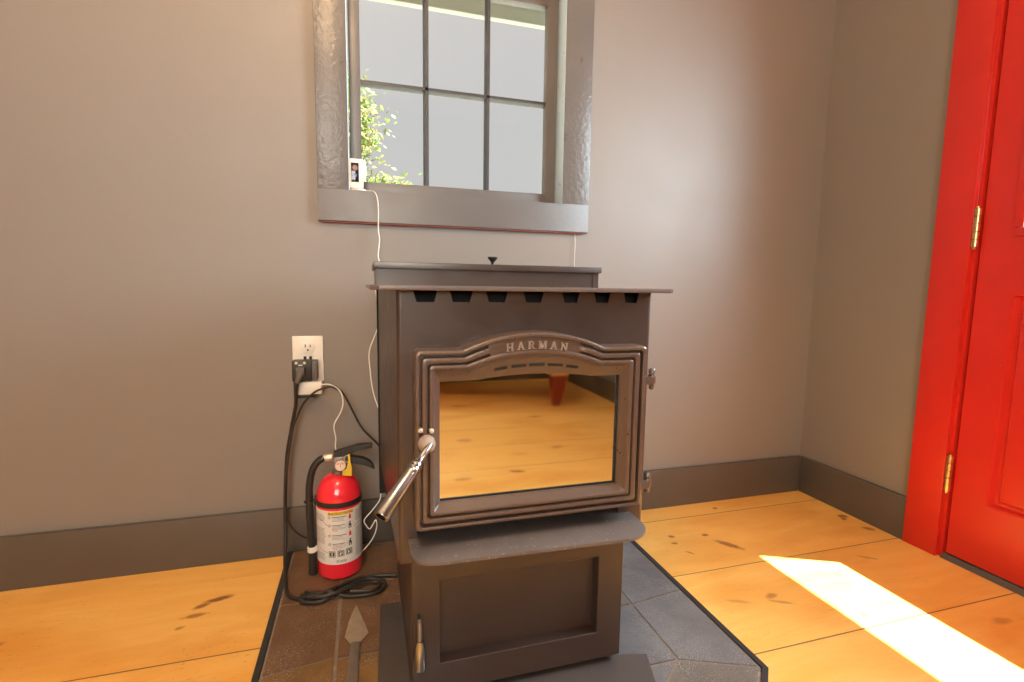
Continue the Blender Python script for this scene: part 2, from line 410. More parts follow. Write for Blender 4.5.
# leaf: stiles, rails and moulded recesses in one mesh
LX0, LX1, LY0, LY1 = .020, .065, -1.302, -.487
bm = B()
def leafbox(y0, y1, z0, z1): add_box(bm, LX0, LX1, y0, y1, z0, z1)
ps = -.566; pe = LY0 + (LY1 - ps); mid = (ps + pe) / 2
zb0, zb1, zg0, zg1 = .186, .748, .905, 1.605
leafbox(ps, LY1, .016, 2.04); leafbox(LY0, pe, .016, 2.04)
leafbox(pe, ps, .016, zb0); leafbox(pe, ps, zb1, zg0); leafbox(pe, ps, zg1, 2.04)
leafbox(mid - .05, mid + .05, zb0, zb1)
obj('leaf', bm, M['red'], door)
for y0, y1 in ((mid + .05, ps), (pe, mid - .05)):
    bm = B()
    loops = [(0, 0), (.004, .001), (.010, .012), (.018, .013), (.024, .004), (.028, .003)]
    rings = []
    for o_, d_ in loops + [(.055, .001)]:
        a, b_, c, e = y0 + o_, y1 - o_, zb0 + o_, zb1 - o_
        rings.append([bm.verts.new((LX0 + .001 + d_, yy, zz)) for yy, zz in ((a, c), (b_, c), (b_, e), (a, e))])
    for r0, r1 in zip(rings, rings[1:]):
        for k in range(4): bm.faces.new((r0[k], r0[(k + 1) % 4], r1[(k + 1) % 4], r1[k]))
    bm.faces.new(rings[-1])
    back = [bm.verts.new((LX1 - .004, v.co.y, v.co.z)) for v in rings[0]]; bm.faces.new(back)
    for k in range(4): bm.faces.new((rings[0][k], rings[0][(k + 1) % 4], back[(k + 1) % 4], back[k]))
    obj('panel', bm, M['red'], door, angle=20)
# glazing bead and glass
bm = B()
for y0, y1, z0, z1 in ((ps - .010, ps + .012, zg0 + .0105, zg1 - .0105), (pe - .012, pe + .010, zg0 + .0105, zg1 - .0105), (pe - .012, ps + .012, zg0 - .012, zg0 + .010), (pe - .012, ps + .012, zg1 - .010, zg1 + .012)): add_box(bm, LX0 - .006, LX0 + .004, y0, y1, z0, z1, bev=.003)
obj('glazing_bead', bm, M['red'], door)
bm = B(); add_box(bm, .042, .045, pe, ps, zg0, zg1); obj('pane', bm, M['pane'], door)
for zc in (.246, .921, 1.80):
    bm = B(); h = .051
    for k in range(5): add_lathe(bm, [(.0068, -h + k * .0204 + .0006), (.0078, -h + k * .0204 + .0014), (.0078, -h + k * .0204 + .019), (.0068, -h + k * .0204 + .0198)], (.003, -.4815, zc), seg=16)
    add_lathe(bm, [(0, h + .006), (.004, h + .005), (.005, h), (.005, -h), (.004, -h - .005), (0, -h - .006)], (.003, -.4815, zc), seg=12)
    obj('hinge', bm, M['brass'], door)

# ------------------------------------------------------------------ hearth pad
pad = thing('hearth_pad', 'low slate tiled hearth pad with clipped corners under the stove', 'hearth', (-1.287, -.5, 0))
hx0, hx1, hyb, hyc, hyf, cl = -1.770, -.806, -.004, -.706, -.98, .27
def octa(i): # outline shrunk by i
    k = i * .414
    return [(hx0 + i, hyb - (i if i > .02 else 0)), (hx0 + i, hyc + k), (hx0 + cl + k, hyf + i), (hx1 - cl - k, hyf + i), (hx1 - i, hyc + k), (hx1 - i, hyb - (i if i > .02 else 0))]
bm = B(); add_prism(bm, octa(.013), 'z', .0005, .0098); obj('grout_bed', bm, M['grout'], pad)
bm = B()
A_, Bq = octa(0), octa(.012)
for i in range(5):
    q = [A_[i], A_[i + 1], Bq[i + 1], Bq[i]]; add_prism(bm, q, 'z', .0005, .0125)
obj('edge_strip', bm, M['edge'], pad)
inn = octa(.155)
gi = octa(.0145)
g = .0035
def shrink(poly, d):
    n = len(poly); out = []
    ar = sum(poly[i][0] * poly[(i + 1) % n][1] - poly[(i + 1) % n][0] * poly[i][1] for i in range(n))
    s = 1 if ar > 0 else -1
    for i in range(n):
        p0, p1, p2 = Vector(poly[i - 1]), Vector(poly[i]), Vector(poly[(i + 1) % n])
        e1 = (p1 - p0).normalized(); e2 = (p2 - p1).normalized()
        n1 = Vector((-e1.y, e1.x)) * s; n2 = Vector((-e2.y, e2.x)) * s
        out.append(tuple(p1 + (n1 + n2) * (d / max(.3, 1 + n1.dot(n2)))))
    return out
IX0, IX1 = hx0 + .148, hx1 - .160
tiles = []
def T(poly, m): tiles.append((poly, m))
IC = -.640
T([(hx0 + .0145, -.006), (IX0, -.006), (IX0, -.255), (hx0 + .0145, -.25)], 1)
T([(hx0 + .0145, -.25), (IX0, -.255), (IX0, -.452), (hx0 + .0145, -.470)], 1)
T([(hx0 + .0145, -.470), (IX0, -.452), (IX0, IC), gi[1]], 2)
T([(IX1, -.006), (hx1 - .0145, -.006), (hx1 - .0145, -.2), (IX1, -.2)], 0)
T([(IX1, -.2), (hx1 - .0145, -.2), (hx1 - .0145, -.44), (IX1, -.46)], 0)
T([(IX1, -.46), (hx1 - .0145, -.44), gi[4], (IX1, IC)], 0)
T([(IX1, IC), gi[4], gi[3], (hx1 - cl - .09, -.80)], 3)
T([(IX0, IC), (hx0 + cl + .09, -.80), gi[2], gi[1]], 2)
T([(hx0 + cl + .09, -.80), (hx1 - cl - .09, -.80), gi[3], gi[2]], 1)
inner = [(IX0, -.006), (-1.452, -.006), (-1.30, -.006), (-1.13, -.006), (IX1, -.006)]
for r, (ya, yb) in enumerate(((-.006, -.21), (-.21, -.458), (-.458, IC))):
    xs = [IX0, -1.44, -1.27, -1.10, IX1]
    for c in range(4): T([(xs[c], ya), (xs[c + 1], ya), (xs[c + 1], yb), (xs[c], yb)], [3, 0, 1, 0][(c + r) % 4] if c else [1, 1, 2][r])
T([(IX0, IC), (IX1, IC), (hx1 - cl - .09, -.80), (hx0 + cl + .09, -.80)], 0)
bm = B()
for poly, m in tiles:
    n0 = len(bm.faces); z = .0122 + random.uniform(-.0006, .0006)
    fs = add_prism(bm, shrink(poly, g), 'z', .004, z)
    for f in fs: f.material_index = m
obj('slate_tiles', bm, None, pad, mats=[M['slate1'], M['slate2'], M['slate3'], M['slate4']])
# ------------------------------------------------------------------ pellet stove
st = thing('pellet_stove', 'black freestanding pellet stove with arched cast door standing on slate hearth', 'stove', (-1.285, -.40, .0125))
bx0, bx1, byf, byb, bz0, bz1 = -1.508, -1.055, -.630, -.135, .290, .742
tap = .015
bm = B()
# front sheet with the row of vent notches cut in its upper edge; side sheets bend round into it
rc_ = .007
pts = [(bx0 + rc_, bz0), (-1.478, bz0), (-1.478, .366), (-1.108, .366), (-1.108, bz0), (bx1 - rc_, bz0), (bx1 - rc_, bz1)]  # lower cut-out added to give the black shadow under the fire door
vents = [(-1.4626, .0195), (-1.4048, .0195), (-1.3454, .0192), (-1.2816, .0185), (-1.2138, .0170), (-1.1544, .0160), (-1.0972, .0155)]
for x, hw in reversed(vents): pts += [(x + hw, bz1), (x + hw * .70, bz1 - .0190), (x - hw * .70, bz1 - .0190), (x - hw, bz1)]
pts.append((bx0 + rc_, bz1))
add_prism(bm, pts, 'y', byf, byf + .003)
sheet = .003
for s in (-1, 1):
    xf = bx0 if s < 0 else bx1
    xr = xf + s * tap
    ol_ = []
    for k in range(7):
        t = PI / 2 * k / 6; ol_.append((xf - s * rc_ + s * rc_ * math.sin(t), byf + rc_ - rc_ * math.cos(t)))
    il_ = []
    for k in range(7):
        t = PI / 2 * (6 - k) / 6; il_.append((xf - s * rc_ + s * (rc_ - sheet) * math.sin(t), byf + rc_ - (rc_ - sheet) * math.cos(t)))
    add_prism(bm, ol_ + [(xr, byb), (xr - s * sheet, byb)] + il_, 'z', bz0, bz1)
add_prism(bm, [(bx0 - tap, byb), (bx1 + tap, byb), (bx1 + tap, byb - sheet), (bx0 - tap, byb - sheet)], 'z', bz0, bz1)
add_prism(bm, [(bx0 + .01, byf + .004), (bx1 - .01, byf + .004), (bx1 + tap - .004, byb - .004), (bx0 - tap + .004, byb - .004)], 'z', bz0 + .0005, bz0 + sheet)
obj('body', bm, M['steel_black'], st)
bm = B(); add_box(bm, bx0 + .01, bx1 - .01, byf + .03, byf + .034, bz0 + .01, bz1 - .001); obj('dark_backing', bm, M['dark'], st)  # black sheet added behind the openings as their inner shade
bm = B(); add_box(bm, bx0 - tap - .003, bx0 - tap + .012, byb - .004, byb + .03, .21, .742); add_box(bm, bx1 + tap - .012, bx1 + tap + .003, byb - .004, byb + .03, .21, .742)
add_box(bm, bx0 - tap, bx1 + tap, byb + .0005, byb + .028, .21, .742)
obj('rear_panel', bm, M['dark'], st)
# top plate with an eased edge
bm = B(); tpts = [(-1.534, -.662), (-1.038, -.662), (-1.022, -.645), (-1.018, -.125), (-1.552, -.125), (-1.548, -.645)]
add_prism(bm, tpts, 'z', .7415, .7490, bev=.003); obj('top_plate', bm, M['plate'], st)
# hopper and its lid
bm = B(); add_box(bm, -1.531, -1.052, -.378, -.135, .7485, .782); add_box(bm, -1.054, -1.041, -.380, -.135, .7485, .782)
obj('hopper', bm, M['steel_black'], st)
bm = B(); add_box(bm, -1.537, -1.036, -.386, -.128, .7822, .7955, bev=.0015)
lid = obj('hopper_lid', bm, M['steel_black'], st)
bm = B(); add_lathe(bm, [(0, .7955), (.0035, .7955), (.0035, .804), (.005, .806), (.0105, .8125), (.0115, .8150), (.0105, .8168), (0, .8175)], (-1.268, -.29, 0), seg=24)
obj('lid_knob', bm, M['plastic_black'], lid)

# arched cast door ------------------------------------------------
def arc(xa, za, xb, zb, sag, n):
    c = math.hypot(xb - xa, zb - za); R = (c * c / 4 + sag * sag) / (2 * sag); out = []
    half = math.asin(c / 2 / R)
    for i in range(n + 1):
        t = -half + 2 * half * i / n
        out.append((xa + (xb - xa) * (.5 + math.sin(t) / (2 * math.sin(half))), za + (zb - za) * i / n + R * math.cos(t) - (R - sag)))
    return out
def outline(x0, x1, z0, z1, xa, xb, sag, rc):
    """closed loop, counter-clockwise from lower left, same point count for every loop; second list = arch parameter or None"""
    P, A = [], []
    def line(a, b, n):
        for i in range(n): P.append((a[0] + (b[0] - a[0]) * i / n, a[1] + (b[1] - a[1]) * i / n)); A.append(None)
    def corner(cx, cz, a0):
        for i in range(4):
            t = a0 + PI / 2 * i / 4; P.append((cx + rc * math.cos(t), cz + rc * math.sin(t))); A.append(None)
    corner(x0 + rc, z0 + rc, PI); line((x0 + rc, z0), (x1 - rc, z0), 10)
    corner(x1 - rc, z0 + rc, -PI / 2); line((x1, z0 + rc), (x1, z1 - rc), 10)
    corner(x1 - rc, z1 - rc, 0); line((x1 - rc, z1), (xb, z1), 5)
    ar = arc(xb, z1, xa, z1, sag, 48)
    for i, p in enumerate(ar): P.append(p); A.append(1 - i / 48)
    line((xa - .002, z1), (x0 + rc, z1), 5); corner(x0 + rc, z1 - rc, PI / 2); line((x0, z1 - rc), (x0, z0 + rc), 10)
    return P, A
dyf = -.672
O, AP = outline(-1.484, -1.085, .3615, .6505, -1.410, -1.168, .0265, .007)
I, _ = outline(-1.4545, -1.1195, .3935, .6195, -1.400, -1.174, .0205, .004)
G, _ = outline(-1.4445, -1.1290, .4015, .5995, -1.388, -1.186, .0075, .001)
def mask(a):
    if a is None: return 0
    d = min(a - .155, .845 - a); return max(0, min(1, d / .012))
rows = [(0, .040), (0, .004), (.05, .0008), (.10, 0), (.17, 0), (.22, .001), (.245, 'g'), (.36, 'g'), (.385, .0015), (.41, .0008), (.60, .0008), (.625, .0015), (.65, 'g'), (.74, 'g'), (.765, .001), (.80, 0), (.90, 0), (.95, .0008), (1.0, .003), (1.3, .0075), (1.9, .012), (2.0, .013), (2.0, .034)]
bm = B(); rings = []
for t, d in rows:
    ring = []
    for i in range(len(O)):
        if t <= 1: p = (O[i][0] + (I[i][0] - O[i][0]) * t, O[i][1] + (I[i][1] - O[i][1]) * t)
        else: p = (I[i][0] + (G[i][0] - I[i][0]) * (t - 1), I[i][1] + (G[i][1] - I[i][1]) * (t - 1))
        mk = mask(AP[i])
        dd = .0145 * (1 - mk) + .004 * mk if d == 'g' else d
        if .38 < t < .63: dd = d * (1 - mk) + .004 * mk
        ring.append(bm.verts.new((p[0], dyf + dd, p[1])))
    rings.append(ring)
n = len(O)
for r0, r1 in zip(rings, rings[1:]):
    for k in range(n): bm.faces.new((r0[k], r0[(k + 1) % n], r1[(k + 1) % n], r1[k]))
for k in range(n): bm.faces.new((rings[-1][k], rings[-1][(k + 1) % n], rings[0][(k + 1) % n], rings[0][k]))
fd = obj('fire_door', bm, M['cast'], st, angle=50)
bm = B(); add_box(bm, -1.455, -1.122, -.6500, -.6460, .394, .622); obj('door_glass', bm, M['mirror'], fd)['label'] = 'mirrored door glass reflecting the plank floor'
bm = B()
add_box(bm, -1.4446, -1.129, -.6512, -.6501, .4015, .4038)
add_box(bm, -1.1310, -1.129, -.6530, -.6501, .4015, .6)
obj('glass_gasket', bm, M['dark'], fd)
# row of air-wash slots under the arch
for sx0, sx1, sz0, sz1 in ((-1.357, -1.336, .6175, .6205), (-1.328, -1.304, .6215, .6230), (-1.298, -1.272, .6235, .6235), (-1.266, -1.240, .6230, .6215), (-1.233, -1.212, .6200, .6170)):
    bm = B(); yy = -.6636
    v = [(sx0, sz0 - .0022), (sx1, sz1 - .0022), (sx1, sz1 + .0022), (sx0, sz0 + .0022)]
    add_prism(bm, [(a, b - .0010) for a, b in v], 'y', yy - .0006, yy + .002); obj('air_slot', bm, M['dark'], fd)
# raised serif lettering
LT = {  # strokes (x0,y0,x1,y1,width) in a unit-high letter, thin slabs for serifs
 'H': (.95, [(.18, 0, .18, 1, .17), (.77, 0, .77, 1, .17), (.18, .5, .77, .5, .11), (.02, .04, .34, .04, .09), (.61, .04, .93, .04, .09), (.02, .96, .34, .96, .09), (.61, .96, .93, .96, .09)]),
 'A': (.95, [(.15, 0, .47, 1, .10), (.47, 1, .80, 0, .17), (.25, .32, .70, .32, .09), (0, .04, .30, .04, .09), (.63, .04, .97, .04, .09)]),
 'R': (.92, [(.18, 0, .18, 1, .17), (.02, .04, .36, .04, .09), (.02, .95, .50, .95, .10), (.50, .95, .68, .84, .11), (.68, .86, .68, .64, .15), (.68, .66, .48, .52, .11), (.18, .52, .50, .52, .09), (.45, .52, .76, .02, .16), (.66, .04, .92, .04, .09)]),
 'M': (1.1, [(.16, 0, .16, 1, .10), (.94, 0, .94, 1, .17), (.18, 1, .54, .05, .16), (.54, .05, .92, 1, .10), (.02, .04, .32, .04, .09), (.77, .04, 1.10, .04, .09), (.02, .96, .24, .96, .09), (.86, .96, 1.08, .96, .09)]),
 'N': (.98, [(.16, 0, .16, 1, .10), (.80, 0, .80, 1, .10), (.14, 1, .82, 0, .17), (.02, .04, .32, .04, .09), (.02, .96, .24, .96, .09), (.64, .96, .96, .96, .09)]),
}
bm = B(); Hh = .0128; xs = -1.3395; span = .1045
word = 'HARMAN'; tot = sum(LT[c][0] for c in word) * Hh; gap = (span - tot) / 5
cx0 = xs
for ch in word:
    w, strokes = LT[ch]; lx = cx0 + w * Hh / 2
    zbase = .6445 + .0052 * (1 - ((lx + 1.289) / .055) ** 2)
    rot = -(lx + 1.289) * 1.6
    for x0, y0, x1, y1, sw in strokes:
        a = Vector(((x0 - w / 2) * Hh, y0 * Hh)); b = Vector(((x1 - w / 2) * Hh, y1 * Hh)); d = (b - a).normalized(); nn = Vector((-d.y, d.x)) * sw * Hh / 2
        q = [a + nn, a - nn, b - nn, b + nn]; ca, sa = math.cos(rot), math.sin(rot)
        add_prism(bm, [(lx + p.x * ca - p.y * sa, zbase + p.x * sa + p.y * ca) for p in q], 'y', dyf - .0006, dyf + .006)
    cx0 += w * Hh + gap
obj('lettering', bm, M['letter'], fd)['label'] = 'raised capital letters HARMAN on the arch'
for bxp, bzp in ((-1.476, .527), (-1.459, .5255)):
    bm = B(); add_lathe(bm, [(0, .0035), (.0022, .0032), (.0035, .002), (.004, 0), (.004, -.008)], (bxp, dyf - .001, bzp), (0, -1, 0), 16); obj('bolt', bm, M['bolt'], fd)
# door handle: boss, neck, collar and chrome grip slanting down and out
h0, h1 = Vector((-1.4665, -.690, .5050)), Vector((-1.5384, -.762, .4382))
dv = (h1 - h0).normalized(); Lh = (h1 - h0).length
bm = B(); add_lathe(bm, [(0, .014), (.006, .0135), (.0095, .011), (.0125, .004), (.0135, 0), (.0135, -.012)], (-1.4665, -.676, .5060), (0, -1, 0), 28)
hb = obj('handle_boss', bm, M['letter'], fd)
bm = B(); add_lathe(bm, [(.0045, -.006), (.0055, .004), (.0055, .012), (.0050, .018), (.0055, .026), (.0085, .030), (.0095, .033), (.0095, .036), (.0075, .0375), (.0100, .039), (.0105, .043), (.0088, .0455), (.0088, .049), (.0110, Lh), (.0105, Lh + .001), (.0072, Lh + .001), (.0070, Lh - .02), (0, Lh - .02)], h0, dv, 32)
obj('door_handle', bm, M['chrome'], fd, angle=40)['label'] = 'chrome tapered grip slanting down from the boss'
# hinge pins at the right
for hz in (.585, .389):
    bm = B(); o = (-1.0545, -.640, hz)
    add_lathe(bm, [(0, .021), (.004, .020), (.0065, .016), (.0065, .011), (.0045, .010), (.0060, .009), (.0075, .005), (.0075, -.006), (.0060, -.008), (.0048, -.009), (.0048, -.016), (.003, -.019), (0, -.0195)], o, seg=20)
    add_box(bm, -1.092, -1.0575, -.648, -.634, hz - .008, hz + .006)
    obj('hinge_pin', bm, M['cast'], fd)
# ash ledge
bm = B(); lp = [(-1.492, -.61), (-1.492, -.676)]
for i in range(9): t = PI + PI / 2 * i / 8; lp.append((-1.492 + .036 + .036 * math.cos(t), -.676 + .036 * math.sin(t)))
for i in range(9): t = -PI / 2 + PI / 2 * i / 8; lp.append((-1.083 - .048 + .048 * math.cos(t), -.674 + .048 * math.sin(t)))
lp.append((-1.083, -.61))
add_prism(bm, lp, 'z', .3265, .3315, bev=.0012); obj('ash_ledge', bm, M['dusty'], st)
# pedestal and ash door
bm = B(); add_box(bm, -1.487, -1.093, -.604, -.19, .0305, .2898, bev=.002); obj('pedestal', bm, M['steel_black'], st)
bm = B(); X0, X1, Z0, Z1 = -1.4875, -1.0925, .044, .2895; px0, px1, pz0, pz1 = -1.440, -1.1435, .0985, .2500
ring = lambda x0, x1, z0, z1, y: [bm.verts.new((a, y, b)) for a, b in ((x0, z0), (x1, z0), (x1, z1), (x0, z1))]
rs = [ring(X0, X1, Z0, Z1, -.605), ring(X0, X1, Z0, Z1, -.629), ring(X0 + .001, X1 - .001, Z0 + .001, Z1 - .001, -.630), ring(px0 - .001, px1 + .001, pz0 - .001, pz1 + .001, -.630), ring(px0, px1, pz0, pz1, -.629), ring(px0, px1, pz0, pz1, -.607)]
for r0, r1 in zip(rs, rs[1:]):
    for k in range(4): bm.faces.new((r0[k], r0[(k + 1) % 4], r1[(k + 1) % 4], r1[k]))
bm.faces.new(rs[-1]); bm.faces.new(rs[0])
ad = obj('ash_door', bm, M['steel_black'], st)
bm = B(); add_box(bm, -1.4785, -1.4735, -.6312, -.628, .150, .196); obj('latch_slot', bm, M['dark'], ad)
bm = B(); add_tube(bm, [(-1.4755, -.628, .186), (-1.4755, -.636, .183), (-1.4755, -.640, .170), (-1.4756, -.642, .152)], [.0034, .0036, .0038, .0040], 12)
obj('latch_lever', bm, M['steel'], ad)
bm = B(); add_lathe(bm, [(0, .0), (.0055, .0), (.0058, .004), (.0070, .008), (.0098, .046), (.0094, .049), (0, .0495)], (-1.4756, -.643, .157), (-.02, -.06, -1), 24)
obj('latch_grip', bm, M['chrome'], ad)['label'] = 'polished tapered latch grip'
# base plate
bm = B(); add_prism(bm, [(-1.533, -.335), (-1.16, -.335), (-1.16, -.600), (-1.030, -.627), (-1.056, -.705), (-1.12, -.80), (-1.46, -.80), (-1.546, -.70), (-1.544, -.56)], 'z', .0135, .0300, bev=.002)
obj('base_plate', bm, M['base_steel'], st)

# ------------------------------------------------------------------ fire extinguisher
ecx, ecy, er, ez = -1.6265, -.130, .0545, .0135
ext = thing('fire_extinguisher', 'small red fire extinguisher with black hose standing on the hearth', 'fire extinguisher', (ecx, ecy, ez))
bm = B(); prof = [(0, ez + .004), (er - .012, ez + .001), (er - .006, ez), (er - .001, ez + .005), (er, ez + .012), (er, .209)]
for i in range(1, 11): t = PI / 2 * i / 10; prof.append((.016 + (er - .016) * math.cos(t), (.209 + .062 * math.sin(t))))
prof += [(.016, .276), (0, .276)]
add_lathe(bm, prof, (ecx, ecy, 0), seg=64); tank = obj('tank', bm, M['extred'], ext)
yaw0 = math.atan2(-1.555 - ecx, 1.43 - .13)          # label centre faces into the room
def cyl(s, z, r):  # arc length s to the right of label centre
    a = yaw0 + s / er; return (ecx + r * math.sin(a), ecy - r * math.cos(a), z)
def patch(bm, s0, s1, z0, z1, r, thick=.0004):
    k = max(1, int(abs(s1 - s0) / .004)); a = []; b = []
    for i in range(k + 1):
        s = s0 + (s1 - s0) * i / k; a.append((bm.verts.new(cyl(s, z0, r)), bm.verts.new(cyl(s, z1, r)))); b.append((bm.verts.new(cyl(s, z0, r - thick)), bm.verts.new(cyl(s, z1, r - thick))))
    for i in range(k):
        bm.faces.new((a[i][0], a[i + 1][0], a[i + 1][1], a[i][1])); bm.faces.new((b[i][0], b[i][1], b[i + 1][1], b[i + 1][0]))
        bm.faces.new((a[i][1], a[i + 1][1], b[i + 1][1], b[i][1])); bm.faces.new((a[i][0], b[i][0], b[i + 1][0], a[i + 1][0]))
    for i in (0, k): bm.faces.new((a[i][0], a[i][1], b[i][1], b[i][0]))
def segline(bm, pts, w, r):
    """thin printed line through (s,z) points"""
    for (s0, z0), (s1, z1) in zip(pts, pts[1:]):
        d = Vector((s1 - s0, z1 - z0)); L = d.length; nn = Vector((-d.y, d.x)) / L * w / 2; k = max(1, int(L / .004))
        for i in range(k):
            p = Vector((s0, z0)) + d * (i / k); q = Vector((s0, z0)) + d * ((i + 1) / k)
            bm.faces.new([bm.verts.new(cyl(u.x, u.y, r)) for u in (p - nn, q - nn, q + nn, p + nn)])
bm = B(); patch(bm, -.083, .083, .056, .1945, er + .0006, .0006); lab = obj('label', bm, M['label'], ext)
r1, r2 = er + .0008, er + .0010
bm = B(); patch(bm, -.028, .034, .1835, .1925, r1, .0002); obj('heading_strip', bm, M['yellow'], lab)
def text_mesh(txt, size, shear=0.0):
    cu = bpy.data.curves.new('txt', 'FONT'); cu.body = txt; cu.size = size; cu.shear = shear; cu.align_x = 'CENTER'; cu.resolution_u = 3
    o = bpy.data.objects.new('txt', cu); C.objects.link(o); bpy.context.view_layer.update()
    me = bpy.data.meshes.new_from_object(o.evaluated_get(bpy.context.evaluated_depsgraph_get()))
    bpy.data.objects.remove(o); bpy.data.curves.remove(cu); return me
def wrap_text(bm, txt, size, s, z, r, shear=0.0, sx=1.0):
    me = text_mesh(txt, size, shear); vs = [bm.verts.new(cyl(s + v.co.x * sx, z + v.co.y, r)) for v in me.vertices]
    for p in me.polygons:
        try: bm.faces.new([vs[i] for i in p.vertices])
        except ValueError: pass
    bpy.data.meshes.remove(me)
bm = B()
wrap_text(bm, 'INSTRUCTIONS', .0085, .003, .1850, r2)
for i, (zt, dg) in enumerate(((.178, '1'), (.157, '2'), (.131, '3'), (.109, '4'))):
    for k in range(14): t = 2 * PI * k / 14; t2 = 2 * PI * (k + 1) / 14; segline(bm, [(-.0245 + .0030 * math.cos(t), zt + .0030 * math.sin(t)), (-.0245 + .0030 * math.cos(t2), zt + .0030 * math.sin(t2))], .0009, r1)
    wrap_text(bm, dg, .0048, -.0245, zt - .0017, r1)
    segline(bm, [(-.018, zt + .001), (.016 - .004 * (i % 2), zt + .001)], .0016, r1)
segline(bm, [(-.056, .171), (-.044, .168), (-.034, .160), (-.028, .157)], .0010, r1)
segline(bm, [(.036, .146), (.056, .153)], .0010, r1); segline(bm, [(-.056, .096), (-.044, .090), (-.030, .087)], .0010, r1)
segline(bm, [(-.004, .093), (.012, .104), (.022, .113)], .0007, r1); segline(bm, [(.010, .148), (.022, .160)], .0007, r1)
obj('printed_text', bm, M['ink'], lab)
for s0, s1, za, zb, stp in ((-.075, -.035, .183, .164, .0032), (-.075, -.034, .148, .108, .0032), (-.075, -.034, .083, .066, .0032), (.040, .075, .185, .158, .0032), (.040, .075, .140, .064, .0032)):
    bm = B(); z = za
    while z > zb: segline(bm, [(s0, z), (s1 - random.uniform(0, .008), z)], .0012, r1); z -= stp
    obj('fine_print', bm, M['greyink'], lab)
for zt in (.178, .157, .131, .109):
    bm = B()
    for q in (1, 2, 3): segline(bm, [(-.018, zt + .001 - q * .0033), (.012 - random.uniform(0, .010), zt + .001 - q * .0033)], .0012, r1)
    obj('fine_print', bm, M['greyink'], lab)
for zt in (.144, .096):
    bm = B(); wrap_text(bm, 'Pull', .0075, -.012, zt - .002, r1, .2); obj('red_word', bm, M['redink'], lab)
for zt in (.176, .132):
    bm = B(); patch(bm, .022, .028, zt - .006, zt + .003, r1, .0002); patch(bm, .0235, .0265, zt + .003, zt + .007, r1, .0002)
    obj('red_symbol', bm, M['redink'], lab)
for zt in (.155, .110):                    # little figures using the extinguisher
    bm = B(); patch(bm, .022, .0265, zt - .004, zt + .004, r1, .0002); patch(bm, .026, .0285, zt - .010, zt + .001, r1, .0002); patch(bm, .021, .0235, zt - .010, zt - .003, r1, .0002); patch(bm, .0235, .027, zt + .0045, zt + .0085, r1, .0002)
    obj('pictogram', bm, M['ink'], lab)
for k, s in enumerate((-.0195, .0015, .0215)):   # class squares
    z0 = .0755 + .0012 * k
    bm = B(); patch(bm, s - .008, s + .008, z0, z0 + .0155, r1, .0002); sq = obj('class_square', bm, M['ink'], lab)
    bm = B()
    patch(bm, s - .0066, s + .0066, z0 + .0130, z0 + .0141, r2, .0001); patch(bm, s - .0066, s + .0066, z0 + .0014, z0 + .0025, r2, .0001); patch(bm, s - .0066, s - .0056, z0 + .0014, z0 + .0141, r2, .0001); patch(bm, s + .0056, s + .0066, z0 + .0014, z0 + .0141, r2, .0001)
    if k == 0: patch(bm, s - .0012, s + .0012, z0 + .0055, z0 + .0115, r2, .0001); patch(bm, s - .0012, s + .0012, z0 + .0035, z0 + .0048, r2, .0001)
    elif k == 1: patch(bm, s - .003, s + .0005, z0 + .004, z0 + .0105, r2, .0001); patch(bm, s + .0015, s + .0035, z0 + .006, z0 + .0115, r2, .0001)
    else: patch(bm, s - .0035, s - .0008, z0 + .004, z0 + .0115, r2, .0001); segline(bm, [(s, z0 + .005), (s + .0035, z0 + .011)], .0016, r2)
    obj('class_symbol', bm, M['label'], lab)
bm = B(); wrap_text(bm, 'Kidde', .0105, .002, .0615, r1, .35); obj('maker_mark', bm, M['ink'], lab)['label'] = 'slanted black maker name on the label'
# strap with hose loop
bm = B(); add_lathe(bm, [(er + .0004, .2005), (er + .0014, .201), (er + .0014, .2135), (er + .0004, .214)], (ecx, ecy, 0), seg=64)
add_box(bm, ecx - er - .004, ecx - er + .006, ecy - .012, ecy + .006, .198, .218, bev=.002)
hl = [(-1.696 + .0118 * math.cos(t), ecy - .005 + .0118 * math.sin(t), .206) for t in (2 * PI * k / 24 for k in range(25))]
add_tube(bm, hl, .0020, 6, caps=False)
obj('strap', bm, M['rubber'], ext)
# valve block, neck, levers, gauge, pin, tag
vy = -.133
bm = B(); add_lathe(bm, [(.0165, .270), (.0180, .273), (.0180, .281), (.014, .283), (.014, .290)], (ecx + .002, ecy, 0), seg=28)
add_box(bm, -1.636, -1.606, vy - .012, vy + .012, .288, .318, bev=.003)
valve = obj('valve', bm, M['steel'], ext)
bm = B(); add_lathe(bm, [(.0055, 0), (.0085, .002), (.0095, .006), (.0095, .018), (.0085, .021), (.0085, .027)], (-1.636, -.135, .3165), (-1, 0, -.05), 20); obj('hose_fitting', bm, M['bolt'], valve)
bm = B()
top = [(-1.636, .3285), (-1.611, .3350), (-1.579, .3435), (-1.545, .3440), (-1.542, .3415), (-1.544, .3345), (-1.575, .3310), (-1.600, .3240), (-1.612, .317), (-1.618, .311), (-1.636, .311)]
add_prism(bm, top, 'y', vy - .011, vy + .011, bev=.002); obj('squeeze_lever', bm, M['rubber'], ext)
bm = B(); low = [(-1.618, .3165), (-1.595, .3160), (-1.566, .3090), (-1.547, .2975), (-1.540, .2870), (-1.5375, .2775), (-1.548, .2840), (-1.563, .2905), (-1.595, .3010), (-1.618, .3030)]
add_prism(bm, low, 'y', vy - .011, vy + .011, bev=.002); obj('carry_handle', bm, M['rubber'], ext)
bm = B(); gx, gy, gz = -1.6205, -.148, .2990; gd = Vector((.05, -1, .12)).normalized()
